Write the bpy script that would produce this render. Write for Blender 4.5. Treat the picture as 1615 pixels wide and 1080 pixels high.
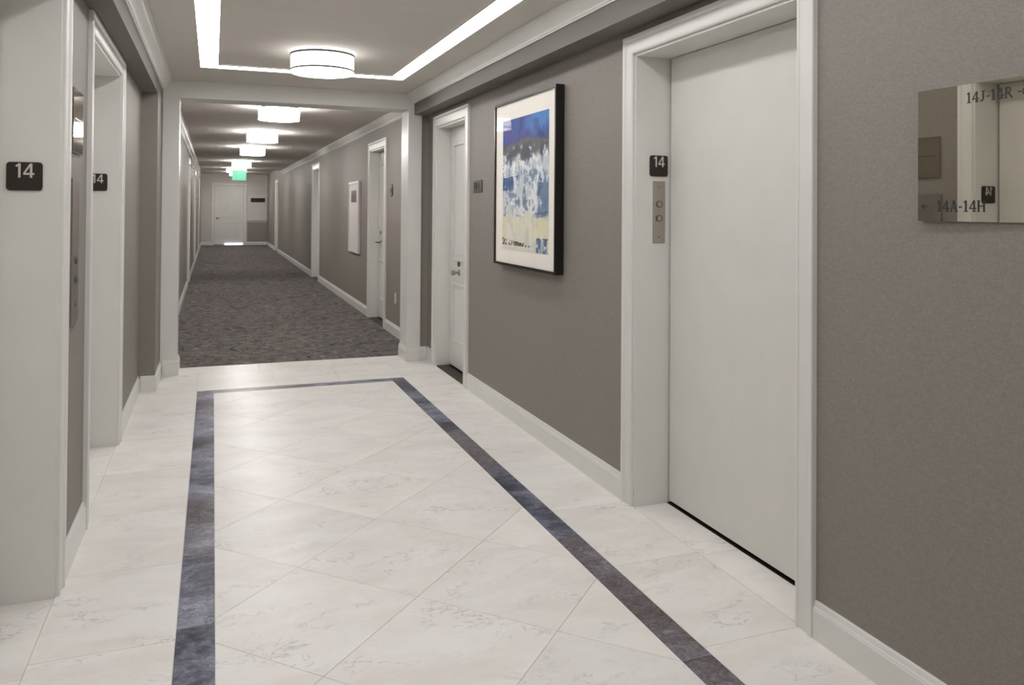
import bpy, bmesh, math, random
import numpy as np
from mathutils import Vector, Matrix
for o in list(bpy.data.objects): bpy.data.objects.remove(o)
SC = bpy.context.scene
COL = SC.collection
random.seed(7)
# ------------------------------------------------------------ camera
F_PX, CX, CY, YAW, PITCH, ROLL, CAM_H = 1249.5, 799.25, 315.43, 20.33, 0.632, 0.414, 1.45
def make_camera():
    cd = bpy.data.cameras.new('camera'); cam = bpy.data.objects.new('camera', cd); COL.objects.link(cam)
    y, p, r = map(math.radians, (YAW, PITCH, ROLL))
    f = Vector((math.sin(y)*math.cos(p), math.cos(y)*math.cos(p), math.sin(p)))
    right = Vector((math.cos(y), -math.sin(y), 0)); up = right.cross(f)
    r2 = right*math.cos(r) + up*math.sin(r); u2 = up*math.cos(r) - right*math.sin(r)
    m = Matrix((r2, u2, -f)).transposed().to_4x4(); m.translation = (0, 0, CAM_H)
    cam.matrix_world = m
    cd.sensor_fit = 'HORIZONTAL'; cd.sensor_width = 36; cd.lens = F_PX*36/1615
    cd.shift_x = (807.5-CX)/1615; cd.shift_y = -(540-CY)/1615
    cd.clip_start = 0.05; cd.clip_end = 200
    SC.camera = cam
make_camera()
# ------------------------------------------------------------ world and exposure
W = bpy.data.worlds.new('world'); SC.world = W; W.use_nodes = True
W.node_tree.nodes['Background'].inputs[0].default_value = (0.5, 0.5, 0.5, 1)
W.node_tree.nodes['Background'].inputs[1].default_value = 0.2
vs = SC.view_settings
SC.display_settings.display_device = 'sRGB'
vs.view_transform = 'Standard'; vs.look = 'None'; vs.gamma = 1; vs.use_curve_mapping = False
vs.exposure = 0.0
E_STRIP, E_DRUM, E_DRUM_SIDE, E_CORR = 10.3, 7.5, 3.2, 46.0

# ------------------------------------------------------------ materials
def s2l(c): return tuple(((v/255)/12.92 if v/255 <= .04045 else ((v/255+.055)/1.055)**2.4) for v in c)
def newmat(name):
    m = bpy.data.materials.new(name); m.use_nodes = True
    return m, m.node_tree, m.node_tree.nodes['Principled BSDF']
def N(t, typ, **kw):
    n = t.nodes.new(typ)
    for k, v in kw.items():
        if k in n.inputs: n.inputs[k].default_value = v
        else: setattr(n, k, v)
    return n
def L(t, a, b): t.links.new(a, b)
def ramp(t, fac, stops):
    r = t.nodes.new('ShaderNodeValToRGB'); e = r.color_ramp.elements
    while len(e) < len(stops): e.new(0.5)
    for i, (p, c) in enumerate(stops): e[i].position = p; e[i].color = (*c, 1) if len(c) == 3 else c
    L(t, fac, r.inputs[0]); return r
def simple(name, rgb, rough=.5, metal=0., bump=0., bscale=200., var=0., coat=0.):
    m, t, b = newmat(name); c = s2l(rgb)
    b.inputs['Roughness'].default_value = rough; b.inputs['Metallic'].default_value = metal
    b.inputs['Coat Weight'].default_value = coat
    tc = N(t, 'ShaderNodeNewGeometry')
    n = N(t, 'ShaderNodeTexNoise', Scale=6., Detail=3.); L(t, tc.outputs['Position'], n.inputs['Vector'])
    v = max(var, .02)
    r = ramp(t, n.outputs['Fac'], [(0.3, tuple(x*(1-v) for x in c)), (0.7, tuple(min(1, x*(1+v)) for x in c))])
    L(t, r.outputs[0], b.inputs['Base Color'])
    if bump:
        n2 = N(t, 'ShaderNodeTexNoise', Scale=bscale, Detail=2.); L(t, tc.outputs['Position'], n2.inputs['Vector'])
        bp = N(t, 'ShaderNodeBump', Strength=bump, Distance=.001); L(t, n2.outputs['Fac'], bp.inputs['Height']); L(t, bp.outputs[0], b.inputs['Normal'])
    return m
def emis(name, rgb, s):
    m, t, b = newmat(name); b.inputs['Base Color'].default_value = (.8, .8, .8, 1)
    b.inputs['Emission Color'].default_value = (*s2l(rgb), 1); b.inputs['Emission Strength'].default_value = s
    return m
def wallcovering():
    m, t, b = newmat('grey_wallcovering'); b.inputs['Roughness'].default_value = .62
    g = N(t, 'ShaderNodeNewGeometry')
    mp = N(t, 'ShaderNodeMapping'); mp.inputs['Scale'].default_value = (60, 60, 420); L(t, g.outputs['Position'], mp.inputs[0])
    n = N(t, 'ShaderNodeTexNoise', Scale=1., Detail=3.); L(t, mp.outputs[0], n.inputs['Vector'])
    mp2 = N(t, 'ShaderNodeMapping'); mp2.inputs['Scale'].default_value = (420, 420, 60); L(t, g.outputs['Position'], mp2.inputs[0])
    n2 = N(t, 'ShaderNodeTexNoise', Scale=1., Detail=3.); L(t, mp2.outputs[0], n2.inputs['Vector'])
    mx = N(t, 'ShaderNodeMath', operation='ADD'); L(t, n.outputs['Fac'], mx.inputs[0]); L(t, n2.outputs['Fac'], mx.inputs[1])
    r = ramp(t, mx.outputs[0], [(.3, s2l((132, 126, 118))), (1.0, s2l((152, 146, 138)))]); 
    mr = N(t, 'ShaderNodeMapRange'); mr.inputs['From Min'].default_value = .6; mr.inputs['From Max'].default_value = 1.4
    L(t, mx.outputs[0], mr.inputs[0]); L(t, mr.outputs[0], r.inputs[0])
    L(t, r.outputs[0], b.inputs['Base Color'])
    bp = N(t, 'ShaderNodeBump', Strength=.25, Distance=.001); L(t, mx.outputs[0], bp.inputs['Height']); L(t, bp.outputs[0], b.inputs['Normal'])
    return m
def marble(name, base, mid, vein, rough, vscale, amount, dark=False):
    m, t, b = newmat(name); b.inputs['Roughness'].default_value = rough; b.inputs['IOR'].default_value = 1.5; b.inputs['Specular IOR Level'].default_value = .08
    g = N(t, 'ShaderNodeNewGeometry'); oi = N(t, 'ShaderNodeObjectInfo')
    ml = N(t, 'ShaderNodeMath', operation='MULTIPLY'); ml.inputs[1].default_value = 37.0; L(t, oi.outputs['Random'], ml.inputs[0])
    ad = N(t, 'ShaderNodeVectorMath', operation='ADD'); L(t, g.outputs['Position'], ad.inputs[0]); L(t, ml.outputs[0], ad.inputs[1])
    mp = N(t, 'ShaderNodeMapping'); mp.inputs['Rotation'].default_value = (0, 0, .6); mp.inputs['Scale'].default_value = (1, 1.3 if dark else 2.0, 1); L(t, ad.outputs[0], mp.inputs[0])
    nw = N(t, 'ShaderNodeTexNoise', Scale=vscale*.6, Detail=5., Roughness=.6); L(t, mp.outputs[0], nw.inputs['Vector'])
    w = N(t, 'ShaderNodeVectorMath', operation='SCALE'); w.inputs['Scale'].default_value = .9/vscale*2; L(t, nw.outputs['Color'], w.inputs[0])
    a2 = N(t, 'ShaderNodeVectorMath', operation='ADD'); L(t, mp.outputs[0], a2.inputs[0]); L(t, w.outputs[0], a2.inputs[1])
    n2 = N(t, 'ShaderNodeTexNoise', Scale=vscale, Detail=8., Roughness=.62); L(t, a2.outputs[0], n2.inputs['Vector'])
    if dark:
        cr = ramp(t, n2.outputs['Fac'], [(.34, vein), (.45, base), (.56, mid), (.68, tuple(min(1, x*1.6) for x in mid))])
        hs = N(t, 'ShaderNodeHueSaturation'); L(t, cr.outputs[0], hs.inputs['Color'])
        mr = N(t, 'ShaderNodeMapRange'); mr.inputs['To Min'].default_value = .7; mr.inputs['To Max'].default_value = 1.35; L(t, oi.outputs['Random'], mr.inputs[0]); L(t, mr.outputs[0], hs.inputs['Value'])
        n5 = N(t, 'ShaderNodeTexNoise', Scale=42., Detail=6., Roughness=.75, Distortion=.6); L(t, a2.outputs[0], n5.inputs['Vector'])
        r5 = ramp(t, n5.outputs['Fac'], [(.36, (.55, .55, .6)), (.5, (1, 1, 1)), (.64, (1.7, 1.7, 1.75))])
        m5 = N(t, 'ShaderNodeMix', data_type='RGBA', blend_type='MULTIPLY'); m5.inputs[0].default_value = .85; hm = N(t, 'ShaderNodeMix', data_type='RGBA'); f7 = N(t, 'ShaderNodeMath', operation='MULTIPLY'); f7.inputs[1].default_value = 7.31; L(t, oi.outputs['Random'], f7.inputs[0])
        ff = N(t, 'ShaderNodeMath', operation='FRACT'); L(t, f7.outputs[0], ff.inputs[0]); br = ramp(t, ff.outputs[0], [(.5, (0, 0, 0)), (.75, (.55,)*3)]); L(t, br.outputs[0], hm.inputs[0])
        L(t, hs.outputs[0], hm.inputs[6]); hm.inputs[7].default_value = (*s2l((116, 104, 97)), 1); L(t, hm.outputs[2], m5.inputs[6]); L(t, r5.outputs[0], m5.inputs[7])
        L(t, m5.outputs[2], b.inputs['Base Color'])
    else:
        cloud = ramp(t, n2.outputs['Fac'], [(.35, mid), (.6, base)])
        # thin ridged veins
        s = N(t, 'ShaderNodeMath', operation='SUBTRACT'); s.inputs[1].default_value = .5
        nv = N(t, 'ShaderNodeTexNoise', Scale=vscale*.8, Detail=4., Roughness=.7); L(t, a2.outputs[0], nv.inputs['Vector'])
        L(t, nv.outputs['Fac'], s.inputs[0]); ab = N(t, 'ShaderNodeMath', operation='ABSOLUTE'); L(t, s.outputs[0], ab.inputs[0])
        vr = ramp(t, ab.outputs[0], [(0., (amount,)*3), (.012, (0,)*3)])
        msk = N(t, 'ShaderNodeTexNoise', Scale=2.3, Detail=2.); L(t, a2.outputs[0], msk.inputs['Vector'])
        mk = ramp(t, msk.outputs['Fac'], [(.45, (0,)*3), (.65, (1,)*3)])
        mu = N(t, 'ShaderNodeMath', operation='MULTIPLY'); L(t, vr.outputs[0], mu.inputs[0]); L(t, mk.outputs[0], mu.inputs[1])
        mix = N(t, 'ShaderNodeMix', data_type='RGBA'); L(t, mu.outputs[0], mix.inputs[0]); L(t, cloud.outputs[0], mix.inputs[6]); mix.inputs[7].default_value = (*vein, 1)
        hs = N(t, 'ShaderNodeHueSaturation'); L(t, mix.outputs[2], hs.inputs['Color'])
        mr = N(t, 'ShaderNodeMapRange'); mr.inputs['To Min'].default_value = .97; mr.inputs['To Max'].default_value = 1.02; L(t, oi.outputs['Random'], mr.inputs[0]); L(t, mr.outputs[0], hs.inputs['Value'])
        L(t, hs.outputs[0], b.inputs['Base Color'])
    return m
def carpet_mat():
    m, t, b = newmat('mottled_carpet'); b.inputs['Roughness'].default_value = .95; b.inputs['Specular IOR Level'].default_value = .1
    g = N(t, 'ShaderNodeNewGeometry')
    mp = N(t, 'ShaderNodeMapping'); mp.inputs['Scale'].default_value = (1.2, 1.0, 1); L(t, g.outputs['Position'], mp.inputs[0])
    n = N(t, 'ShaderNodeTexNoise', Scale=3.6, Detail=5., Roughness=.72, Distortion=1.2); L(t, mp.outputs[0], n.inputs['Vector'])
    r = ramp(t, n.outputs['Fac'], [(.36, s2l((66, 70, 84))), (.44, s2l((104, 108, 108))), (.5, s2l((132, 116, 108))), (.56, s2l((78, 84, 92))), (.64, s2l((142, 134, 120)))])
    n2 = N(t, 'ShaderNodeTexNoise', Scale=10., Detail=4.); L(t, g.outputs['Position'], n2.inputs['Vector'])
    r2 = ramp(t, n2.outputs['Fac'], [(.35, (.75, .74, .73)), (.65, (1.2, 1.2, 1.2))])
    mx = N(t, 'ShaderNodeMix', data_type='RGBA', blend_type='MULTIPLY'); mx.inputs[0].default_value = 1; L(t, r.outputs[0], mx.inputs[6]); L(t, r2.outputs[0], mx.inputs[7])
    L(t, mx.outputs[2], b.inputs['Base Color'])
    n3 = N(t, 'ShaderNodeTexNoise', Scale=400., Detail=2.); L(t, g.outputs['Position'], n3.inputs['Vector'])
    bp = N(t, 'ShaderNodeBump', Strength=.8, Distance=.004); L(t, n3.outputs['Fac'], bp.inputs['Height']); L(t, bp.outputs[0], b.inputs['Normal'])
    return m
M = dict(
    wall=wallcovering(),
    trim=simple('white_semigloss_paint', (224, 223, 217), .32, bump=.05, bscale=60),
    ceil=simple('ceiling_paint', (214, 209, 201), .85),
    endwall=simple('pale_end_wall_paint', (208, 203, 195), .6),
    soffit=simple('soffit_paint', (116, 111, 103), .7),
    elev=simple('ivory_elevator_enamel', (222, 220, 213), .36),
    marble=marble('white_marble', s2l((234, 231, 226)), s2l((224, 220, 214)), s2l((168, 164, 162)), .33, 2.4, .5),
    blue=marble('blue_marble', s2l((90, 91, 103)), s2l((124, 124, 137)), s2l((56, 54, 62)), .33, 2.8, 1, True),
    grout=simple('grout', (218, 214, 208), .8),
    carpet=carpet_mat(),
    black=simple('black_plate', (34, 27, 21), .35),
    gap=simple('dark_gap', (22, 19, 17), .7),
    white_ink=simple('pale_lettering', (205, 198, 186), .5),
    dark_ink=simple('dark_lettering', (42, 38, 34), .5),
    steel=simple('brushed_steel', (176, 168, 158), .38, .85, bump=.1, bscale=400),
    dsteel=simple('dark_steel', (120, 112, 106), .3, .9),
    mirror=simple('mirror', (196, 192, 182), .012, 1.),
    tint_mirror=simple('tinted_mirror_metal', (196, 188, 178), .03, 1.),
    bronze=simple('dark_bronze', (44, 39, 34), .4, .6),
    frame=simple('black_frame', (24, 21, 19), .3),
    mat=simple('cream_mat', (250, 245, 234), .8),
    wframe=simple('white_frame', (214, 210, 206), .4),
    satin=simple('satin_grey_plate', (136, 128, 121), .3, .3),
    ring=simple('satin_metal_ring', (112, 110, 108), .5, .6),
    strip=emis('strip_glow', (253, 252, 255), E_STRIP),
    drum=emis('drum_diffuser_glow', (255, 252, 250), E_DRUM),
    drumside=emis('drum_shade_glow', (255, 252, 250), E_DRUM_SIDE),
    corr=emis('corridor_diffuser_glow', (255, 251, 249), E_CORR),
    corrside=emis('corridor_shade_glow', (255, 251, 249), E_CORR*.7),
    exitpanel=emis('exit_panel_glow', (110, 225, 180), .55),
    exitink=emis('exit_letters_glow', (10, 190, 120), 1.4),
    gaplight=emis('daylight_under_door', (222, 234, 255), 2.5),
    kick=simple('pale_metal_sill', (214, 218, 226), .25, .3),
    paper=simple('notice_board_face', (214, 206, 204), .6),
    greywood=simple('grey_panel', (150, 144, 136), .6),
)
def matte_glass():
    m, t, b = newmat('picture_glass')
    tr = N(t, 'ShaderNodeBsdfTransparent'); gl = N(t, 'ShaderNodeBsdfGlossy'); gl.inputs['Roughness'].default_value = .02
    mx = N(t, 'ShaderNodeMixShader'); mx.inputs[0].default_value = .008
    L(t, tr.outputs[0], mx.inputs[1]); L(t, gl.outputs[0], mx.inputs[2])
    L(t, mx.outputs[0], t.nodes['Material Output'].inputs[0]); return m
M['glass'] = matte_glass()
for k_ in ('exitpanel', 'exitink'): M[k_].node_tree.nodes['Principled BSDF'].inputs['Base Color'].default_value = (.01, .05, .03, 1)

# ------------------------------------------------------------ helpers
def B(): return bmesh.new()
def bx(bm, x0, x1, y0, y1, z0, z1):
    r = bmesh.ops.create_cube(bm, size=1)['verts']
    for v in r: v.co = Vector(((x0+x1)/2 + v.co.x*abs(x1-x0), (y0+y1)/2 + v.co.y*abs(y1-y0), (z0+z1)/2 + v.co.z*abs(z1-z0)))
    return r
def cyl(bm, c, r, h, axis='Z', seg=32, r2=None):
    q = bmesh.ops.create_cone(bm, cap_ends=True, segments=seg, radius1=r, radius2=r if r2 is None else r2, depth=h)['verts']
    rot = {'Z': Matrix(), 'X': Matrix.Rotation(math.pi/2, 4, 'Y'), 'Y': Matrix.Rotation(-math.pi/2, 4, 'X')}[axis]
    for v in q: v.co = rot @ v.co + Vector(c)
def tube(bm, c, ro, ri, h, seg=64):
    vs_ = []
    for (r, z) in ((ro, -h/2), (ro, h/2), (ri, h/2), (ri, -h/2)):
        vs_.append([bm.verts.new((c[0]+r*math.cos(2*math.pi*i/seg), c[1]+r*math.sin(2*math.pi*i/seg), c[2]+z)) for i in range(seg)])
    for k in range(4):
        a, b_ = vs_[k], vs_[(k+1) % 4]
        for i in range(seg): bm.faces.new((a[i], a[(i+1) % seg], b_[(i+1) % seg], b_[i]))
def prism(bm, poly, axis, a, b_):
    """poly: list of 2-D points; extruded along axis from a to b_. axis X: poly=(y,z); Y: (x,z); Z: (x,y)"""
    def P(p, t): return {'X': (t, p[0], p[1]), 'Y': (p[0], t, p[1]), 'Z': (p[0], p[1], t)}[axis]
    v0 = [bm.verts.new(P(p, a)) for p in poly]; v1 = [bm.verts.new(P(p, b_)) for p in poly]
    n = len(poly)
    for i in range(n): bm.faces.new((v0[i], v0[(i+1) % n], v1[(i+1) % n], v1[i]))
    bm.faces.new(v0[::-1]); bm.faces.new(v1)
def obj(name, bm, mat, parent=None, bevel=0., smooth=False):
    bmesh.ops.recalc_face_normals(bm, faces=bm.faces)
    if bevel: 
        es = [e for e in bm.edges if len(e.link_faces) == 2 and e.calc_face_angle() > .6]
        bmesh.ops.bevel(bm, geom=es, offset=bevel, segments=2, affect='EDGES', profile=.7, clamp_overlap=True)
    me = bpy.data.meshes.new(name); bm.to_mesh(me); bm.free()
    if smooth:
        me.polygons.foreach_set('use_smooth', [True]*len(me.polygons))
        try: me.set_sharp_from_angle(angle=math.radians(35))
        except Exception: pass
    me.materials.append(M[mat] if isinstance(mat, str) else mat)
    o = bpy.data.objects.new(name, me); COL.objects.link(o)
    if parent:
        o.parent = parent; o.matrix_parent_inverse = Matrix.Translation(parent.location).inverted()
    return o
def tag(o, label=None, cat=None, group=None, kind=None):
    for k, v in (('label', label), ('category', cat), ('group', group), ('kind', kind)):
        if v: o[k] = v
    return o
def thing(name, label, cat, loc, group=None, kind=None):
    o = bpy.data.objects.new(name, None); COL.objects.link(o); o.location = loc; o.empty_display_size = .1
    return tag(o, label, cat, group, kind)
def struct(name, bm, mat, label, cat, bevel=0.):
    return tag(obj(name, bm, mat, None, bevel), label, cat, kind='structure')

# ------------------------------------------------------------ key dimensions
XL, XR = -.535, 1.94            # lobby walls
SXL, SXR = -.415, 1.79         # soffit faces
ZC, ZS = 2.54, 2.338            # lobby ceiling, soffit underside
YB = -2.6                      # wall behind the camera
YEL, YER = 6.78, 7.40          # ends of the recesses
YP0, YP1 = 7.38, 7.67          # portal front and back
PXL, PXR = -.28, 1.732        # portal opening
ZP = 2.388
CXL, CXR = -.43, 1.95          # corridor walls
YE = 31.7
YK = 24.6; ZK = 2.70           # raised far ceiling

# ------------------------------------------------------------ walls with openings
def wall_boxes(bm, xa, xb, y0, y1, z1, ops):
    """ops: (ya, yb, ztop) openings"""
    y = y0
    for a, b_, h in sorted(ops):
        bx(bm, xa, xb, y, a, -.02, z1); bx(bm, xa, xb, a, b_, h, z1); y = b_
    bx(bm, xa, xb, y, y1, -.02, z1)
EH = 2.215
ER = (2.265, 3.43); SV = (6.20, 7.08)
E1 = (2.20, 3.345); E2 = (4.08, 5.33)
DA = (9.5, 10.45); DB = (15.85, 16.85); DC = (26.3, 27.3)
LA, LB, LC = (15.3, 16.25), (20.6, 21.55), (26.0, 26.95)
DH = 2.20
bm = B(); wall_boxes(bm, XR, XR+.26, YB, YER, ZC, [(*ER, EH), (*SV, DH)])
wall_r = struct('wall_right', bm, 'wall', 'grey wallcovered lobby wall with the framed artwork and elevator', 'wall')
bm = B(); wall_boxes(bm, XL-.26, XL, YB, YEL, ZC, [(*E1, EH+.03), (*E2, EH+.03)])
wall_l = struct('wall_left', bm, 'wall', 'grey wallcovered lobby wall between the two left elevators', 'wall')
bm = B(); bx(bm, XL-.26, XR+.26, YB-.2, YB, -.02, ZC)
struct('wall_back', bm, 'wall', 'grey wallcovered wall closing the lobby behind the viewer', 'wall')
bm = B(); wall_boxes(bm, CXR, CXR+.25, YP1+.001, YE, ZK, [(*DA, DH), (*DB, DH+.03), (*DC, DH+.03)])
struct('wall_corridor_right', bm, 'wall', 'grey right wall of the carpeted corridor with several doors', 'wall')
bm = B(); wall_boxes(bm, CXL-.25, CXL, YP1+.001, YE, ZK, [(*LA, DH+.03), (*LB, DH+.03), (*LC, DH+.03)])
struct('wall_corridor_left', bm, 'wall', 'grey left wall of the carpeted corridor seen edge-on', 'wall')
ED = (0.03, 1.10)
bm = B()
for (a, b_, z0, z1) in ((CXL-.25, ED[0], -.02, ZK), (ED[0], ED[1], 2.26, ZK), (ED[1], CXR+.25, -.02, ZK)): bx(bm, a, b_, YE+.001, YE+.2, z0, z1)
struct('wall_end', bm, 'endwall', 'pale wall at the far end of the corridor', 'wall')
# grey return faces closing the recesses (left pilaster box, right stub)
bm = B(); bx(bm, XL-.26, SXL, YEL+.001, YP0, -.02, ZC)
struct('wall_return_left', bm, 'wall', 'narrow grey wall return left of the white portal', 'wall')
bm = B(); bx(bm, XR-.075, XR+.26, YER+.001, YP1, -.02, ZC)
struct('wall_return_right', bm, 'wall', 'narrow grey strip of wall between the white portal and the service door', 'wall')
# portal
pt = thing('trim_1', 'white painted portal of two pilasters and a beam where marble meets carpet', 'portal', (0, YP0, 0), kind='structure')
bm = B(); bx(bm, SXL+.001, PXL, YP0, YP1, -.02, ZP); obj('pilaster', bm, 'trim', pt, .003)
bm = B(); bx(bm, PXR, XR-.076, YP0, YP1, -.02, ZP); obj('pilaster', bm, 'trim', pt, .003)
bm = B(); bx(bm, SXL+.001, XR-.076, YP0, YP1, ZP, ZC); obj('beam', bm, 'trim', pt, .002)

# ------------------------------------------------------------ ceilings
bm = B(); bx(bm, XL-.26, XR+.26, YB-.2, YP1, ZC+.001, ZC+.15)
ceil = struct('ceiling', bm, 'ceil', 'off-white lobby ceiling with the rectangular light line', 'ceiling')
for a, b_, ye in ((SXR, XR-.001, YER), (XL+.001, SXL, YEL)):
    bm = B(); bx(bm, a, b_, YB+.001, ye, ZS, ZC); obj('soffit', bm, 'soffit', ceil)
bm = B(); bx(bm, CXL-.25, CXR+.25, YP1+.001, YK, ZC+.001, ZC+.35)
struct('ceiling_corridor', bm, 'ceil', 'off-white corridor ceiling carrying a row of drum lamps', 'ceiling')
bm = B(); bx(bm, CXL-.25, CXR+.25, YK+.001, YE+.2, ZK+.001, ZK+.2)
struct('ceiling_corridor_end', bm, 'ceil', 'higher stretch of ceiling by the door at the corridor end', 'ceiling')
def crown(x, sgn, y0, y1, h=.095, w=.075, z=None):
    z = ZC if z is None else z
    p = [(0, 0), (w, 0), (w, -.012), (w-.014, -.02), (w-.022, -.034), (w*.48, -h*.55), (w*.28, -h*.72), (.016, -h*.80), (.016, -h*.88), (.009, -h*.93), (.009, -h), (0, -h)]
    bm = B(); prism(bm, [(x+sgn*a, z+c) for a, c in p], 'Y', y0, y1); return bm
k = 2
for x, s, y0, y1, lab in ((SXR, -1, YB+.01, YP0-.001, 'white crown moulding above the framed artwork side'), (SXL, 1, YB+.01, YP0-.001, 'white crown moulding above the two left elevators'),
                     (CXR, -1, YP1+.002, YK, 'white cove moulding along the right side of the corridor'), (CXL, 1, YP1+.002, YK, 'white cove moulding along the left side of the corridor')):
    struct('trim_%d' % k, crown(x, s, y0, y1), 'trim', lab, 'moulding'); k += 1

# ------------------------------------------------------------ baseboards
BBH = .128
def bb_profile(t=.016): return [(0, 0), (t, 0), (t, BBH-.03), (t-.002, BBH-.027), (t-.003, BBH-.022), (t-.006, BBH-.018), (t-.009, BBH-.004), (t-.012, BBH), (0, BBH)]
def bb_y(bm, x, s, y0, y1, t=.016): prism(bm, [(x+s*a, c) for a, c in bb_profile(t)], 'Y', y0, y1)
def bb_x(bm, y, s, x0, x1): prism(bm, [(y+s*a, c) for a, c in bb_profile()], 'X', x0, x1)
CW = .09  # casing width
bm = B()
for a, b_ in ((YB, ER[0]-CW), (ER[1]+CW, SV[0]-.10), (SV[1]+.10, YER)): bb_y(bm, XR, -1, a+.001, b_-.001)
bb_x(bm, YER, -1, XR-.075, XR-.017)
struct('baseboard_right', bm, 'trim', 'white baseboard along the right lobby wall', 'baseboard')
bm = B()
for a, b_ in ((YB, E1[0]-CW), (E1[1]+CW, E2[0]-CW), (E2[1]+CW, YEL)): bb_y(bm, XL, 1, a+.001, b_-.001)
bb_x(bm, YEL, -1, XL+.017, SXL); bb_y(bm, SXL, 1, YEL-.016, YP0-.001)
struct('baseboard_left', bm, 'trim', 'white baseboard along the left lobby wall', 'baseboard')
bm = B()
bb_x(bm, YP0, -1, SXL+.02, PXL+.016); bb_y(bm, PXL, 1, YP0, YP1)
bb_x(bm, YP0, -1, PXR-.016, XR-.08); bb_y(bm, PXR, -1, YP0, YP1)
struct('baseboard_portal', bm, 'trim', 'white plinth boards around the feet of the portal pilasters', 'baseboard')
bm = B()
for a, b_ in ((YP1+.01, DA[0]-.10), (DA[1]+.10, DB[0]-.10), (DB[1]+.10, DC[0]-.10), (DC[1]+.10, YE)): bb_y(bm, CXR, -1, a, b_-.001)
struct('baseboard_corridor_right', bm, 'trim', 'white baseboard along the right corridor wall', 'baseboard')
bm = B()
for a, b_ in ((YP1+.01, LA[0]-.10), (LA[1]+.10, LB[0]-.10), (LB[1]+.10, LC[0]-.10), (LC[1]+.10, YE)): bb_y(bm, CXL, 1, a, b_-.001)
struct('baseboard_corridor_left', bm, 'trim', 'white baseboard along the left corridor wall', 'baseboard')
bm = B()
for a, b_ in ((CXL+.02, ED[0]-.09), (ED[1]+.09, CXR-.02)): bb_x(bm, YE, -1, a, b_)
struct('baseboard_end', bm, 'trim', 'white baseboard beside the door at the corridor end', 'baseboard')

# ------------------------------------------------------------ floor
FX0, FX1 = XL+.001, XR-.001
bm = B(); bx(bm, XL-.3, XR+.3, YB-.2, YP1+.02, -.06, -.0035)
floor = struct('floor', bm, 'grout', 'polished white marble lobby floor with a blue marble border band', 'floor')
def clip(poly, x0, x1, y0, y1):
    for ax, lim, keep in ((0, x0, 1), (0, x1, -1), (1, y0, 1), (1, y1, -1)):
        out = []
        for i in range(len(poly)):
            a, b_ = poly[i], poly[(i+1) % len(poly)]
            ia, ib = (a[ax]-lim)*keep >= 0, (b_[ax]-lim)*keep >= 0
            if ia: out.append(a)
            if ia != ib:
                t = (lim-a[ax])/(b_[ax]-a[ax]); out.append((a[0]+t*(b_[0]-a[0]), a[1]+t*(b_[1]-a[1])))
        poly = out
        if not poly: return poly
    return poly
def area(p): return abs(sum(p[i][0]*p[(i+1) % len(p)][1]-p[(i+1) % len(p)][0]*p[i][1] for i in range(len(p))))/2
def tile(poly, mat, name='marble_tile'):
    if len(poly) < 3 or area(poly) < .0015: return
    bm = B(); prism(bm, poly, 'Z', -.012, 0.0); obj(name, bm, mat, floor)
G = .0009
SLo, SLi, SRi, SRo = -.103, .021, 1.43, 1.542
SYi, SYo, SYn = 6.575, 6.69, -.6
# centre field, diagonal tiles; joints on X-Y = -1.38-.79k and X+Y = 2.84+.79k
P_ = .79
for i in range(-8, 9):
    for j in range(-8, 9):
        u0, v0 = -1.38 + P_*i, 2.84 + P_*j      # u=x-y, v=x+y
        c = [(u0, v0), (u0+P_, v0), (u0+P_, v0+P_), (u0, v0+P_)]
        cu, cv = u0+P_/2, v0+P_/2; s = 1-2*G*1.41/P_
        poly = [((cu+(u-cu)*s + cv+(v-cv)*s)/2, (cv+(v-cv)*s - cu-(u-cu)*s)/2) for u, v in c]
        tile(clip(poly, SLi+G, SRi-G, SYn+.12+G, SYi-G), 'marble')
def strip(x0, x1, ys, mat, name='marble_tile'):
    for a, b_ in zip(ys, ys[1:]): tile([(x0+G, a+G), (x1-G, a+G), (x1-G, b_-G), (x0+G, b_-G)], mat, name)
yl = [YB, -2.0, -1.4, -.8, -.2, .4, 1.0, 1.62, 2.25, 2.88, 3.5, 4.13, 4.76, 5.4, 6.08, SYo]
strip(XL, SLo, yl, 'marble'); strip(SRo, XR, [y for y in yl], 'marble')
strip(SLo, SRo, [YB, -2.0, -1.4, SYn], 'marble')
for a, b_ in ((XL, -.103), (-.103, .5), (.5, 1.02), (1.02, SRo), (SRo, XR)): strip(a, b_, [SYo, YP0], 'marble')
strip(XL, XR, [YP0, YP0+.001], 'marble')
for a, b_ in ((PXL-.14, .4), (.4, 1.06), (1.06, XR)): strip(a, b_, [YP0+.001, YP1+.03], 'marble')
for a, b_ in zip((SYn, .2, .95, 1.7, 2.33, 2.95, 3.55, 4.25, 4.9, 5.55), (.2, .95, 1.7, 2.33, 2.95, 3.55, 4.25, 4.9, 5.55, SYo)): strip(SLo, SLi, [a, b_], 'blue', 'blue_marble_piece')
for a, b_ in zip((SYn, .1, .8, 1.5, 2.2, 2.8, 3.2, 3.56, 4.2, 4.95, 5.75), (.1, .8, 1.5, 2.2, 2.8, 3.2, 3.56, 4.2, 4.95, 5.75, SYo)): strip(SRi, SRo, [a, b_], 'blue', 'blue_marble_piece')
for a, b_ in ((SLi, .72), (.72, SRi)):
    strip(a, b_, [SYi, SYo], 'blue', 'blue_marble_piece'); strip(a, b_, [SYn, SYn+.12], 'blue', 'blue_marble_piece')
strip(XR, XR+.185, [ER[0], (ER[0]+ER[1])/2, ER[1]], 'marble')
strip(XL-.195, XL, [E1[0], 2.8, E1[1]], 'marble'); strip(XL-.195, XL, [E2[0], 4.76, E2[1]], 'marble')
bm = B(); bx(bm, CXL+.001, CXR-.001, YP1+.031, YE-.001, -.05, .004)
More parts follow.
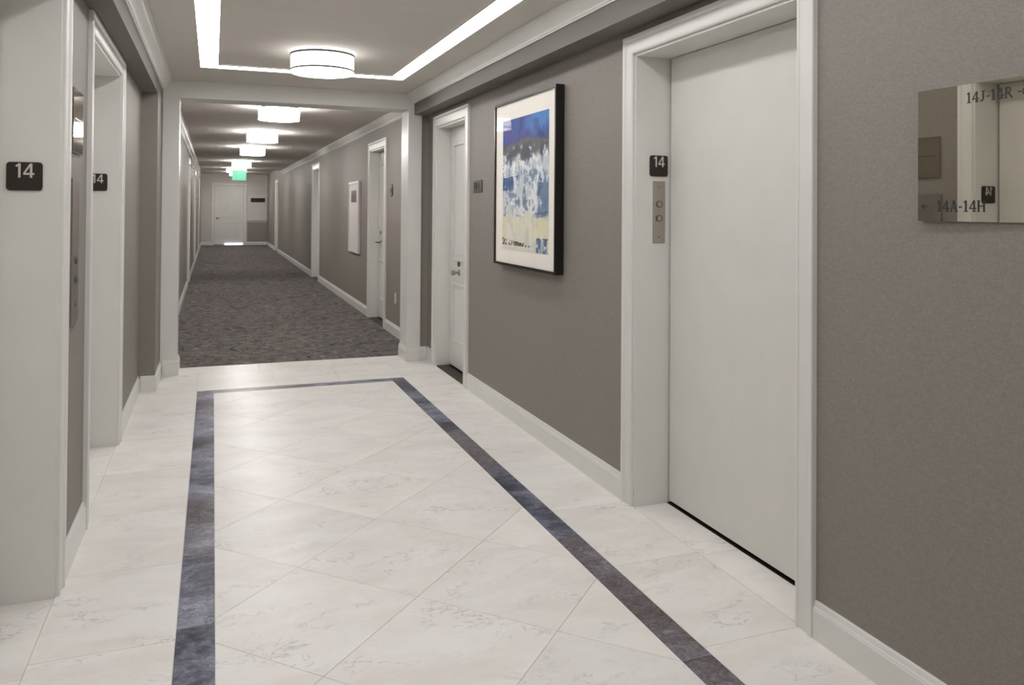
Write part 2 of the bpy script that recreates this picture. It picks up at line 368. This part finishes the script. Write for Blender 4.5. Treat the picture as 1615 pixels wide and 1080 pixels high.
tag(obj('carpet', bm, 'carpet'), 'grey-blue mottled carpet running down the corridor', 'carpet')
bm = B(); bx(bm, CXL-.3, CXR+.3, YP1+.021, YE+.2, -.10, -.0505)
struct('floor_corridor', bm, 'grout', 'concrete slab under the corridor carpet', 'floor')

# ------------------------------------------------------------ door sets
def casing_bm(x, s, y0, y1, H, w=CW, t=.022):
    prof = [(0, 0), (0, t*.55), (.006, t*.75), (w*.16, t*.78), (w*.19, t*.6), (w*.70, t*.62), (w*.74, t*.8), (w*.80, t), (w*.97, t), (w, t*.85), (w, 0)]
    bm = B(); rows = []
    for (yy, zz, oy, oz) in ((y0, 0, -1, 0), (y0, H, -1, 1), (y1, H, 1, 1), (y1, 0, 1, 0)):
        rows.append([bm.verts.new((x+s*d, yy+oy*o, zz+oz*o)) for o, d in prof])
    n = len(prof)
    for a, b_ in zip(rows, rows[1:]):
        for i in range(n): bm.faces.new((a[i], a[(i+1) % n], b_[(i+1) % n], b_[i]))
    bm.faces.new(rows[0]); bm.faces.new(rows[-1][::-1]); return bm
def jamb_bm(xa, xb, y0, y1, H, th=.012):
    bm = B(); bx(bm, xa, xb, y0, y0+th, 0.0005, H-th); bx(bm, xa, xb, y1-th, y1, 0.0005, H-th); bx(bm, xa, xb, y0, y1, H-th, H); return bm
def elevator(name, label, x, s, op, H, xdoor):
    """x wall face, s = +1 room lies towards +x, xdoor = door front plane"""
    y0, y1 = op
    t = thing(name, label, 'elevator', (x, (y0+y1)/2, 0), kind='structure')
    xa, xb = sorted((x, xdoor-s*.03))
    obj('casing', casing_bm(x, s, y0, y1, H), 'trim', t)
    obj('jamb', jamb_bm(xa, xb, y0, y1, H), 'trim', t)
    th = .012
    bm = B(); a, b_ = sorted((xdoor, xdoor-s*.035)); bx(bm, a, b_, y0+th+.004, y1-th-.012, .016, H-th-.003)
    obj('elevator_door', bm, 'elev', t, .0015)
    bm = B(); a, b_ = sorted((xdoor-s*.036, xdoor-s*.06)); bx(bm, a, b_, y0+.0, y1, .0, H); obj('door_backing', bm, 'gap', t)
    bm = B(); a, b_ = sorted((xdoor+s*.004, xdoor-s*.0355)); bx(bm, a, b_, y0+th, y1-th, -.003, .003); obj('sill', bm, 'bronze', t)
    return t
elevator('door_1', 'ivory elevator door in a deep white casing on the right wall', XR, -1, ER, EH, XR+.19)
elevator('door_2', 'nearest left elevator opening with white casing at the picture edge', XL, 1, E1, EH+.03, XL-.20)
elevator('door_3', 'second left elevator opening, beyond the mirrored call plates', XL, 1, E2, EH+.03, XL-.20)
def leaf(parent, x, s, y0, y1, H, panels, mat='trim', axis='X', z0=.012):
    bm = B()
    a, b_ = sorted((x, x-s*.04))
    if axis == 'X': bx(bm, a, b_, y0, y1, z0, H)
    else: bx(bm, y0, y1, a, b_, z0, H)
    lf = obj('door_leaf', bm, mat, parent, .0015)
    for (pa, pb, za, zb) in panels:
        bm = B()
        # moulding ring, proud of the leaf, with a raised field
        w = .022
        def q(c0, c1, za_, zb_, d):
            e0, e1 = sorted((x+s*.0003, x+s*d))
            if axis == 'X': bx(bm, e0, e1, c0, c1, za_, zb_)
            else: bx(bm, c0, c1, e0, e1, za_, zb_)
        q(pa, pb, za, za+w, .014); q(pa, pb, zb-w, zb, .014); q(pa, pa+w, za+w, zb-w, .014); q(pb-w, pb, za+w, zb-w, .014)
        q(pa+.06, pb-.06, za+.06, zb-.06, .006)
        obj('panel_moulding', bm, mat, lf, .002)
    return lf
def room_door(name, label, x, s, op, H, depth=.12, hy=None, th_mat='bronze', handle=True, panels=True, knob=False, cw=.10):
    y0, y1 = op; th = .012
    t = thing(name, label, 'door', (x, (y0+y1)/2, 0), kind='structure')
    xd = x - s*depth
    a, b_ = sorted((x, xd-s*.045))
    obj('casing', casing_bm(x, s, y0, y1, H, cw), 'trim', t)
    obj('jamb', jamb_bm(a, b_, y0, y1, H), 'trim', t)
    ya, yb = y0+th+.003, y1-th-.006
    pn = [(ya+.12, yb-.12, .25, .78), (ya+.12, yb-.12, .98, H-.16)] if panels else []
    leaf(t, xd, s, ya, yb, H-th-.003, pn, z0=.022)
    bm = B(); a, b_ = sorted((xd-s*.041, xd-s*.06)); bx(bm, a, b_, y0, y1, 0, H); obj('door_backing', bm, 'gap', t)
    bm = B(); a, b_ = sorted((x-s*.004, xd-s*.04)); bx(bm, a, b_, y0+th, y1-th, -.003, .0075); obj('threshold', bm, th_mat, t, .001)
    hy = hy or ya+.07   # lock side nearest the viewer
    if handle:
        bm = B(); cyl(bm, (xd+s*.006, hy, 1.0), .026, .012, 'X'); cyl(bm, (xd+s*.03, hy, 1.0), .009, .05, 'X', 16)
        if knob:
            cyl(bm, (xd+s*.055, hy, 1.0), .026, .03, 'X', 24, .02)
        else:
            bx(bm, *sorted((xd+s*.045, xd+s*.06)), hy-.01, hy+.11, .992, 1.010)
        if knob:
            for v_ in bm.verts: v_.co.z -= .12
        obj('door_handle', bm, 'steel' if knob else 'dsteel', t, .002, True)
        bm = B(); cyl(bm, (xd+s*.008, hy, 1.13 if not knob else .955), .022, .016, 'X'); obj('deadbolt', bm, 'dsteel', t, .002, True)
    return t
room_door('door_4', 'white two-panel service door left of the framed artwork', XR, -1, SV, DH, .12, 6.76, knob=True)
room_door('door_5', 'white panelled door nearest the portal on the right of the corridor', CXR, -1, DA, DH, .11, 10.25)
room_door('door_6', 'second white door along the right corridor wall', CXR, -1, DB, DH+.03, .11)
room_door('door_7', 'farthest white door along the right corridor wall', CXR, -1, DC, DH+.03, .11)
room_door('door_8', 'first white door along the left corridor wall', CXL, 1, LA, DH+.03, .11)
room_door('door_9', 'second white door along the left corridor wall', CXL, 1, LB, DH+.03, .11)
room_door('door_10', 'farthest white door along the left corridor wall', CXL, 1, LC, DH+.03, .11)
# end door, faces the viewer
t = thing('door_11', 'white panelled door closing the far end of the corridor under the exit sign', 'door', ((ED[0]+ED[1])/2, YE, 0), kind='structure')
bm = casing_bm(0, 1, ED[0], ED[1], 2.26, .09)
for v in bm.verts: v.co = Vector((v.co.y, YE-v.co.x, v.co.z))
obj('casing', bm, 'trim', t)
bm = B(); bx(bm, ED[0], ED[0]+.015, YE+.002, YE+.1, 0.005, 2.245); bx(bm, ED[1]-.015, ED[1], YE+.002, YE+.1, 0.005, 2.245); bx(bm, ED[0], ED[1], YE+.002, YE+.1, 2.245, 2.26)
obj('jamb', bm, 'trim', t)
leaf(t, YE+.05, -1, ED[0]+.02, ED[1]-.02, 2.24, [(ED[0]+.16, ED[1]-.16, .28, .86), (ED[0]+.16, ED[1]-.16, 1.06, 2.1)], 'trim', 'Y', .03)
bm = B(); bx(bm, ED[0], ED[1], YE+.1, YE+.12, 0, 2.26); obj('door_backing', bm, 'gap', t)
bm = B(); cyl(bm, (ED[0]+.1, YE+.04, 1.02), .03, .02, 'Y'); bx(bm, ED[0]+.09, ED[0]+.22, YE-.005, YE+.01, 1.01, 1.03); cyl(bm, (ED[0]+.1, YE+.02, 1.02), .01, .05, 'Y', 16)
obj('door_handle', bm, 'dsteel', t, .002, True)
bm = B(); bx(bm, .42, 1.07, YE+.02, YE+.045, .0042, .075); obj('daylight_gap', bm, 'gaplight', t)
bm = B(); bx(bm, .05, 1.08, YE-.05, YE+.019, .0042, .012); obj('metal_sill', bm, 'kick', t, .002)

# ------------------------------------------------------------ lettering (stroke glyphs with slab serifs)
GLY = {  # strokes ((x0,y0),(x1,y1),thick)
 '1': ([((.3, 0), (.3, 1), .13), ((.12, .82), (.3, 1), .09), ((.1, .03), (.5, .03), .07)], .6),
 '4': ([((.5, 0), (.5, 1), .13), ((.5, 1), (.06, .3), .08), ((.02, .3), (.72, .3), .09), ((.33, .03), (.68, .03), .07)], .78),
 'J': ([((.38, 1), (.38, .2), .13), ((.38, .2), (.24, .04), .11), ((.24, .04), (.06, .12), .09), ((.2, .97), (.58, .97), .07)], .62),
 'R': ([((.14, 0), (.14, 1), .13), ((.14, .96), (.5, .94), .08), ((.5, .94), (.58, .74), .12), ((.58, .74), (.48, .54), .11), ((.48, .52), (.14, .5), .08), ((.34, .5), (.7, .03), .12), ((.02, .03), (.28, .03), .06), ((.6, .03), (.8, .03), .06)], .84),
 'A': ([((.1, 0), (.4, 1), .07), ((.4, 1), (.7, 0), .14), ((.2, .34), (.6, .34), .07), ((0, .03), (.24, .03), .06), ((.56, .03), (.84, .03), .06)], .86),
 'H': ([((.14, 0), (.14, 1), .13), ((.66, 0), (.66, 1), .13), ((.14, .5), (.66, .5), .08), ((.02, .03), (.28, .03), .06), ((.02, .97), (.28, .97), .06), ((.54, .03), (.8, .03), .06), ((.54, .97), (.8, .97), .06)], .88),
 '-': ([((.06, .42), (.38, .42), .1)], .46),
 '<': ([((.04, .45), (.75, .45), .08), ((.04, .45), (.3, .68), .1), ((.04, .45), (.3, .22), .1)], 1.0),
 '>': ([((.0, .45), (.71, .45), .08), ((.71, .45), (.45, .68), .1), ((.71, .45), (.45, .22), .1)], .9),
 ' ': ([], .35),
 'E': ([((.14, 0), (.14, 1), .2), ((.1, .92), (.62, .92), .16), ((.1, .5), (.55, .5), .15), ((.1, .08), (.62, .08), .16)], .78),
 'X': ([((.08, 0), (.66, 1), .19), ((.08, 1), (.66, 0), .19)], .82),
 'I': ([((.14, 0), (.14, 1), .2)], .34),
 'T': ([((.34, 0), (.34, 1), .2), ((.02, .92), (.66, .92), .16)], .7),
}
SANS = {'1': ([((.3, 0), (.3, 1), .15), ((.08, .78), (.3, .97), .13)], .52), '4': ([((.5, 0), (.5, 1), .15), ((.47, .97), (.06, .3), .12), ((.02, .27), (.7, .27), .13)], .78)}
def text_bm(txt, h, place, table=GLY):
    """place(u, v, d) -> world point; u to the right, v up, d out of the surface"""
    bm = B(); u = 0; z = 0
    for ch in txt:
        st, adv = table[ch]
        for (a, b_, th) in st:
            a_, c_ = Vector(a), Vector(b_); d = (c_-a_); d.normalize(); n = Vector((-d.y, d.x))*th*(.65 if table is GLY else .5)
            z = (z+1) % 5
            o = .0004+z*.00004
            pts = [a_+n, a_-n, c_-n, c_+n]
            lo = [bm.verts.new(place((p.x+u)*h, p.y*h, 0.0001)) for p in pts]; hi = [bm.verts.new(place((p.x+u)*h, p.y*h, o)) for p in pts]
            bm.faces.new(hi); bm.faces.new(lo[::-1])
            for i in range(4): bm.faces.new((lo[i], lo[(i+1) % 4], hi[(i+1) % 4], hi[i]))
        u += adv
    return bm, u*h
def floor_sign(label, xc, y, zc, w=.108, h=.104):
    """floor number plate on a jamb facing the viewer (-y)"""
    t = thing('floor_number_sign', label, 'sign', (xc, y, zc-h/2), 'black floor number signs')
    rr = .012; poly = []
    for (cx_, cz_, a0) in ((w/2-rr, h/2-rr, 0), (-w/2+rr, h/2-rr, 90), (-w/2+rr, -h/2+rr, 180), (w/2-rr, -h/2+rr, 270)):
        for q in range(6): a = math.radians(a0+q*18); poly.append((xc+cx_+rr*math.cos(a), zc+cz_+rr*math.sin(a)))
    bm = B(); prism(bm, poly, 'Y', y-.006, y)
    obj('plate', bm, 'black', t)
    hh = .052; wd = (.52+.70)*hh
    bm, _ = text_bm('14', hh, lambda u, v, d: (xc-wd/2+u, y-.006-d, zc-.005+v), SANS); obj('numerals', bm, 'white_ink', t)
    bm = B()
    for (a, c) in ((0, 0), (0, 1), (2, 0), (3, 0), (3, 1), (5, 0), (6, 1), (6, 0)): cyl(bm, (xc-.012+a*.005, y-.0065, zc-.028-c*.006), .0014, .0015, 'Y', 8)
    obj('braille_dots', bm, 'black', t)
    return t
floor_sign('black number 14 plate on the jamb of the right elevator', 2.066, ER[1]-.0125, 1.667, .1)
floor_sign('largest black number 14 plate, on the nearest left elevator jamb', -.648, E1[1]-.0125, 1.556, .116)
floor_sign('small black number 14 plate on the second left elevator jamb', -.652, E2[1]-.0125, 1.592, .105)
# call panel on the right elevator jamb
y = ER[1]-.0125
t = thing('elevator_call_station', 'narrow steel call panel with two round buttons below the right elevator number', 'call station', (2.07, y, 1.28))
bm = B(); bx(bm, 2.035, 2.103, y-.004, y, 1.285, 1.592); obj('plate', bm, 'steel', t, .0012)
for z in (1.478, 1.408):
    bm = B(); tube(bm, (0, 0, 0), .017, .013, .006, 24)
    for v in bm.verts: v.co = Vector((2.069+v.co.x, y-.0072+v.co.z, z+v.co.y))
    ob = obj('call_button', bm, 'ring', t)
    bm = B(); cyl(bm, (2.069, y-.0065, z), .0125, .005, 'Y', 24); obj('button_cap', bm, 'steel', ob)
for z in (1.315, 1.562):
    bm = B(); cyl(bm, (2.069, y-.0045, z), .0035, .001, 'Y', 12); obj('screw', bm, 'dsteel', t)
# mirrored plates on the left wall
t = thing('hall_lantern', 'square mirrored elevator indicator plate high between the left elevators', 'plate', (XL, 3.68, 1.66))
bm = B(); bx(bm, XL, XL+.010, 3.56, 3.805, 1.665, 1.925); obj('plate', bm, 'tint_mirror', t, .003)
bm = B(); bx(bm, XL+.0102, XL+.0115, 3.59, 3.775, 1.80, 1.805); obj('engraved_line', bm, 'dsteel', t)
t = thing('elevator_call_station', 'tall mirrored elevator call station with round buttons on the left wall', 'call station', (XL, 3.63, .97))
bm = B(); bx(bm, XL, XL+.012, 3.55, 3.715, .97, 1.56); obj('plate', bm, 'satin', t)
for z in (1.23, 1.155):
    bm = B(); cyl(bm, (XL+.016, 3.63, z), .016, .008, 'X', 24); obj('call_button', bm, 'ring', t, .001)
bm = B(); cyl(bm, (XL+.014, 3.63, 1.05), .009, .004, 'X', 16); obj('key_switch', bm, 'ring', t)

# directory sign: mirror with dark letters
t = thing('directory_sign', 'mirrored directory sign with dark serif room ranges and arrows on the right wall', 'sign', (XR, 1.55, 1.42))
Y0, Y1, Z0, Z1 = 1.345, 1.745, 1.424, 1.799
TA = math.radians(1.7); tx = lambda y, d: XR-.006-d*math.cos(TA)-(y-Y0)*math.sin(TA)     # plate stands slightly off the wall at its far edge
bm = B(); prism(bm, [(XR-.0004, Y0), (tx(Y0, 0), Y0), (tx(Y1, 0), Y1), (XR-.0004, Y1)], 'Z', Z0, Z1); obj('mirror_plate', bm, 'mirror', t)
pl = lambda y0, z0: (lambda u, v, d: (tx(y0-u, d), y0-u, z0+v))
bm, w = text_bm('14J-14R', .0285, pl(1.592, 1.747)); obj('room_range_lettering', bm, 'dark_ink', t)
bm, _ = text_bm('>', .0285, pl(1.592-w-.012, 1.747)); obj('arrow', bm, 'dark_ink', t)
bm, w = text_bm('14A-14H', .0305, pl(1.684, 1.451)); obj('room_range_lettering', bm, 'dark_ink', t)
bm, _ = text_bm('<', .0285, pl(1.733, 1.452)); obj('arrow', bm, 'dark_ink', t)

# room plaque beside the service door
t = thing('room_number_plaque', 'small grey plaque beside the white service door', 'plaque', (XR, 5.86, 1.57))
bm = B(); bx(bm, XR-.006, XR, 5.775, 5.985, 1.575, 1.675); obj('plate', bm, 'dsteel', t, .002)
bm = B(); bx(bm, XR-.008, XR-.0062, 5.90, 5.97, 1.60, 1.655); obj('dark_symbol', bm, 'dark_ink', t)
bm, _ = text_bm('4', .045, lambda u, v, d: (XR-.006-d, 5.862-u, 1.605+v), SANS)
obj('numeral', bm, 'dark_ink', t)
# corridor plaque
t = thing('round_plaque', 'small round grey plaque beside the first right corridor door', 'plaque', (CXR, 9.12, 1.59))
bm = B(); cyl(bm, (CXR-.005, 9.12, 1.655), .075, .01, 'X', 32); obj('plate', bm, 'dsteel', t, .002)
bm = B(); bx(bm, CXR-.0125, CXR-.0105, 9.09, 9.15, 1.63, 1.68); obj('dark_symbol', bm, 'dark_ink', t)
# outlet
t = thing('wall_outlet', 'white wall outlet low on the corridor wall beside the portal', 'outlet', (CXR, 8.86, .37))
bm = B(); bx(bm, CXR-.006, CXR, 8.825, 8.90, .37, .485); obj('cover_plate', bm, 'trim', t, .002)
for z in (.40, .445):
    bm = B(); bx(bm, CXR-.009, CXR-.0062, 8.845, 8.88, z-.012, z+.012); obj('socket', bm, 'wframe', t, .001)

# ------------------------------------------------------------ framed artwork
def fbm(u, v, seed, oct_=5, f0=3.0):
    rng = np.random.RandomState(seed); out = 0; amp = 1; tot = 0; f = f0
    for _ in range(oct_):
        g = rng.rand(int(f*2)+4, int(f*2)+4)
        x = u*f; y = v*f*1.2; xi = np.floor(x).astype(int) % (g.shape[0]-1); yi = np.floor(y).astype(int) % (g.shape[1]-1)
        fx = x-np.floor(x); fy = y-np.floor(y); fx = fx*fx*(3-2*fx); fy = fy*fy*(3-2*fy)
        a = g[xi, yi]*(1-fx)+g[xi+1, yi]*fx; b_ = g[xi, yi+1]*(1-fx)+g[xi+1, yi+1]*fx
        out = out + amp*(a*(1-fy)+b_*fy); tot += amp; amp *= .55; f *= 2
    return out/tot
def paint_colors(nu, nv):
    u, v = np.meshgrid((np.arange(nu)+.5)/nu, (np.arange(nv)+.5)/nv, indexing='ij')
    n1, n2, n3, n4 = (fbm(u, v, s) for s in (1, 2, 3, 4))
    nf = fbm(u, v, 9, 4, 14)
    wv = v + (n1-.5)*.16
    c = np.zeros((nu, nv, 3))
    def mixc(mask, rgb):
        nonlocal c
        m = np.clip(mask, 0, 1)[..., None]; c = c*(1-m)+np.array(rgb, float)*m
    sm = lambda x, a, b_: np.clip((x-a)/(b_-a), 0, 1)
    nm = fbm(u, v, 12, 5, 7); nk = fbm(u*1.6, v*.7, 17, 5, 10)
    c[:] = (230, 226, 208)
    mixc(sm(wv, .2, .4)*.85, (196, 208, 216))                                   # pale blue grey middle
    mixc(sm(nm, .47, .60)*sm(v, .24, .38)*.9, (240, 242, 240))                  # white patches
    mixc(sm(nk, .54, .62)*sm(v, .28, .40)*.75, (126, 150, 176))                 # grey blue streaks
    mixc((np.abs(u-.56-.05*np.sin(v*12)) < .045)*sm(nk, .4, .55)*(v > .3)*.8, (120, 132, 150))
    mixc(sm(nm, .52, .60)*sm(v, .27, .32)*(1-sm(v, .46, .56))*(1-sm(u, .3, .5)), (110, 176, 186))
    mixc(sm(nk, .47, .55)*(np.abs(v-.50-.04*u) < .05)*(1-sm(u, .3, .42)), (48, 88, 136))
    mixc(sm(nm, .46, .52)*(np.abs(v-.42+.22*(u-.1)) < .028)*(1-sm(u, .34, .42)), (38, 58, 84))
    blk = sm(u+(nm-.5)*.2, .80, .84)*sm(v+(nk-.5)*.12, .24, .28)*(1-sm(v+(n1-.5)*.1, .56, .62))
    mixc(blk*.85, (96, 122, 158)); mixc(blk*sm(nk, .5, .56)*.7, (66, 92, 130))
    mixc((np.abs(v-.27-.05*(u-.8)) < .02)*sm(u, .68, .78)*sm(nm, .38, .5), (60, 88, 140))
    mixc((1-sm(wv, .22, .32))*sm(n3, .40, .56)*.75, (234, 226, 178))            # yellow cream
    mixc((1-sm(wv, .2, .3))*sm(nm, .54, .62)*.6, (206, 208, 200))
    top = v+(n1-.5)*.10-.10*u
    edge = sm(top+.16*(nk-.5)+.10*(nf-.5), .62, .66)
    mixc(edge, (82, 84, 92)); mixc(edge*sm(nm, .48, .58)*.6, (116, 112, 112))
    mixc(edge*sm(nf, .60, .64)*(1-sm(v, .76, .8))*.8, (226, 228, 228))
    bl = sm(v+(n2-.5)*.08+(nf-.5)*.05-.02*u, .79, .82)
    mixc(bl, (50, 64, 120)); mixc(bl*sm(nk, .42, .54), (44, 84, 160))
    mixc(bl*sm(v+(nm-.5)*.2, .86, .92)*sm(u+(n4-.5)*.5, .45, .75), (72, 128, 196))
    mixc(bl*sm(nm, .52, .60)*(1-sm(u, .5, .7))*.8, (84, 76, 150))
    mixc(sm(nf, .60, .64)*(v > .26)*(v < .68)*.75, (246, 248, 246))
    mixc(sm(fbm(u, v, 23, 4, 16), .61, .65)*(v > .25)*(v < .6)*.7, (98, 120, 148))
    cell = ((np.floor(u*46)*7+np.floor(v*60)*5) % 3 > 0)
    line = (np.abs(v-.06+.03*u) < .026*(1-.8*np.clip(u*1.4, 0, .85)))*(nf+.25*cell > .56)*(u < .66)
    mixc(line*.85, (80, 66, 54))
    mixc((v < .11)*(u > .76)*sm(nf, .44, .5)*.85, (66, 98, 150))
    mixc((v < .3)*sm(nk, .56, .62)*.6, (240, 238, 230))
    return np.clip(c/255, 0, 1)**2.2
t = thing('framed_artwork', 'large abstract blue and cream artwork in a deep black frame on the grey wall', 'artwork', (XR, 4.83, 1.05))
FX = XR-.058; FY0, FY1, FZ0, FZ1 = 4.262, 5.345, 1.062, 2.188; fw = .017
bm = B()
for (a, b_, c_, d_) in ((FY0, FY1, FZ0, FZ0+fw), (FY0, FY1, FZ1-fw, FZ1), (FY0, FY0+fw, FZ0+fw, FZ1-fw), (FY1-fw, FY1, FZ0+fw, FZ1-fw)): bx(bm, FX, XR-.003, a, b_, c_, d_)
obj('frame', bm, 'frame', t, .0012)
bm = B(); bx(bm, FX+.012, XR-.02, FY0+fw, FY1-fw, FZ0+fw, FZ1-fw); obj('mat_board', bm, 'mat', t)
IY0, IY1, IZ0, IZ1 = 4.385, 5.19, 1.175, 2.055
nu, nv = 130, 150
bm = B(); grid = [[bm.verts.new((FX+.0105, IY1+(IY0-IY1)*i/nu, IZ0+(IZ1-IZ0)*j/nv)) for j in range(nv+1)] for i in range(nu+1)]
for i in range(nu):
    for j in range(nv): bm.faces.new((grid[i][j], grid[i+1][j], grid[i+1][j+1], grid[i][j+1]))
me = bpy.data.meshes.new('painted_print'); bm.to_mesh(me); bm.free()
pc = paint_colors(nu, nv).reshape(-1, 3)
at = me.color_attributes.new('paint', 'FLOAT_COLOR', 'CORNER')
arr = np.ones((len(me.loops), 4)); arr[:, :3] = np.repeat(pc, 4, axis=0); at.data.foreach_set('color', arr.ravel())
pm, pt_, pb = newmat('abstract_print'); pb.inputs['Roughness'].default_value = .6
an = N(pt_, 'ShaderNodeVertexColor', layer_name='paint'); L(pt_, an.outputs[0], pb.inputs['Base Color'])
me.materials.append(pm); o = bpy.data.objects.new('painted_print', me); COL.objects.link(o); o.parent = t; o.matrix_parent_inverse = Matrix.Translation(t.location).inverted()
bm = B(); bx(bm, FX+.005, FX+.0075, FY0+fw, FY1-fw, FZ0+fw, FZ1-fw); obj('glass', bm, 'glass', t)

# corridor picture
t = thing('framed_picture', 'white-framed picture hanging in the corridor past the first right door', 'picture', (CXR, 11.6, .80))
PY0, PY1, PZ0, PZ1 = 11.18, 12.05, .80, 1.83
bm = B(); w_ = .035
for (a, b_, c_, d_) in ((PY0, PY1, PZ0, PZ0+w_), (PY0, PY1, PZ1-w_, PZ1), (PY0, PY0+w_, PZ0+w_, PZ1-w_), (PY1-w_, PY1, PZ0+w_, PZ1-w_)): bx(bm, CXR-.035, CXR-.002, a, b_, c_, d_)
obj('frame', bm, 'wframe', t, .002)
bm = B(); bx(bm, CXR-.025, CXR-.01, PY0+w_, PY1-w_, PZ0+w_, PZ1-w_); obj('mat_board', bm, 'paper', t)
bm = B(); bx(bm, CXR-.027, CXR-.0252, 11.42, 11.85, 1.53, 1.70); obj('print', bm, 'dsteel', t)

# notice board at the end
t = thing('notice_board', 'white board with a black bar beside the far corridor door', 'board', (1.62, YE, .9))
bm = B(); bx(bm, 1.245, 1.94, YE-.04, YE-.002, .93, 1.93); obj('board', bm, 'paper', t, .004)
bm = B(); bx(bm, 1.34, 1.86, YE-.05, YE-.0405, 1.63, 1.79); obj('black_bar', bm, 'frame', t, .02)
bm = B(); bx(bm, 1.22, 1.94, YE-.012, YE-.002, .14, .87); 
for i in range(5): bx(bm, 1.24+i*.14, 1.25+i*.14, YE-.018, YE-.012, .14, .87)
tag(obj('wainscot_panel', bm, 'greywood'), 'low grey panelling under the white board at the corridor end', 'panelling')

# ------------------------------------------------------------ lights
t = thing('linear_ceiling_light', 'glowing rectangular light line set in the lobby ceiling', 'ceiling light', (.7, 3, ZC))
LX0, LX1, LX2, LX3 = -.103, .024, 1.372, 1.495
LYf0, LYf1, LYn = 6.46, 6.60, -.8
for a, b_, c_, d_ in ((LX0, LX1, LYn, LYf1), (LX2, LX3, LYn, LYf1), (LX1+.0005, LX2-.0005, LYf0, LYf1), (LX1+.0005, LX2-.0005, LYn, LYn+.12)):
    bm = B(); bx(bm, a, b_, c_, d_, ZC-.004, ZC); obj('light_strip', bm, 'strip', t)
bm = B()
e = .006
for a, b_, c_, d_ in ((LX0-e, LX0-.0005, LYn-e, LYf1+e), (LX3+.0005, LX3+e, LYn-e, LYf1+e), (LX0, LX3, LYf1+.0005, LYf1+e), (LX0, LX3, LYn-e, LYn-.0005),
                      (LX1+.0005, LX1+e, LYn+.13, LYf0-.0005), (LX2-e, LX2-.0005, LYn+.13, LYf0-.0005), (LX1+e, LX2-e, LYf0-e, LYf0-.0005)): bx(bm, a, b_, c_, d_, ZC-.007, ZC)
obj('trim_edge', bm, 'ceil', t)
def drum(label, x, y, R, h, dm, sm_, zc=ZC):
    t = thing('drum_ceiling_lamp', label, 'ceiling lamp', (x, y, zc), 'drum ceiling lamps')
    g = .022
    bm = B(); cyl(bm, (x, y, zc-g/2-.002), R*.35, g, 'Z', 32); obj('canopy', bm, 'ring', t)
    bm = B(); tube(bm, (x, y, zc-g-h/2), R, R-.004, h); obj('shade', bm, sm_, t, 0, True)
    for z in (zc-g, ):
        bm = B(); tube(bm, (x, y, z), R+.005, R-.006, .014); obj('top_ring', bm, 'ring', t, 0, True)
    bm = B(); tube(bm, (x, y, zc-g-h*.86), R+.004, R-.005, .011); obj('bottom_ring', bm, 'ring', t, 0, True)
    bm = B()   # slightly domed diffuser
    rings = []
    for k in range(7):
        r = (R-.006)*math.cos(k/6*math.pi/2*.999); z = zc-g-h+.004-.012*math.sin(k/6*math.pi/2)
        rings.append([bm.verts.new((x+r*math.cos(2*math.pi*i/48), y+r*math.sin(2*math.pi*i/48), z)) for i in range(48)])
    for a, b_ in zip(rings, rings[1:]):
        for i in range(48): bm.faces.new((a[i], a[(i+1) % 48], b_[(i+1) % 48], b_[i]))
    bm.faces.new(rings[-1])
    obj('diffuser', bm, dm, t, 0, True)
    bm = B(); cyl(bm, (x, y, zc-g-.012), R-.03, .004, 'Z', 48); obj('top_diffuser', bm, dm, t)
    return t
for lab, y, d_, s_ in (('drum ceiling lamp out of sight behind the viewer', -.5, 'drum', 'drumside'), ('drum ceiling lamp just above the top edge of the view', 2.55, 'drum', 'drumside'),
                   ('largest drum ceiling lamp, the one inside the rectangular light line', 5.68, 'drum', 'drumside'), ('first drum ceiling lamp beyond the white portal beam', 8.9, 'corr', 'corrside'),
                   ('second drum ceiling lamp beyond the white portal beam', 12.0, 'corr', 'corrside'), ('third drum ceiling lamp down the corridor', 15.1, 'corr', 'corrside'),
                   ('drum ceiling lamp right above the green exit sign', 19.8, 'corr', 'corrside')):
    x = .712 if y < 7 else .66 if y < 16 else .62
    drum(lab, x, y, .218 if y < 7 else .215, .125, d_, s_)
drum('drum ceiling lamp just left of and behind the exit sign, second before the end door', .6, 26.8, .215, .125, 'corr', 'corrside', ZK)
drum('added drum ceiling lamp nearest the end door, mostly hidden behind the exit sign', .75, 29.8, .215, .125, 'corr', 'corrside', ZK)  # lamp added to brighten the end wall and its door
drum('added drum ceiling lamp, unseen from the lobby behind the exit sign', .62, 23.4, .215, .125, 'corr', 'corrside')  # unseen lamp added to lighten the far stretch of corridor

# exit sign
t = thing('exit_sign', 'green illuminated EXIT sign hanging from the corridor ceiling', 'exit sign', (.58, 20.3, 2.07))
bm = B(); bx(bm, .415, .755, 20.28, 20.32, 2.33, 2.385); cyl(bm, (.585, 20.3, 2.46), .012, .16, 'Z', 12); bx(bm, .52, .65, 20.26, 20.34, ZC-.012, ZC); obj('housing', bm, 'wframe', t, .002)
bm = B(); bx(bm, .42, .75, 20.294, 20.306, 2.09, 2.33); obj('panel', bm, 'exitpanel', t, .001)
bm, w = text_bm('EXIT', .17, lambda u, v, d: (.445+u*.66/.66*.66, 20.2935-d, 2.125+v)); obj('exit_lettering', bm, 'exitink', t)
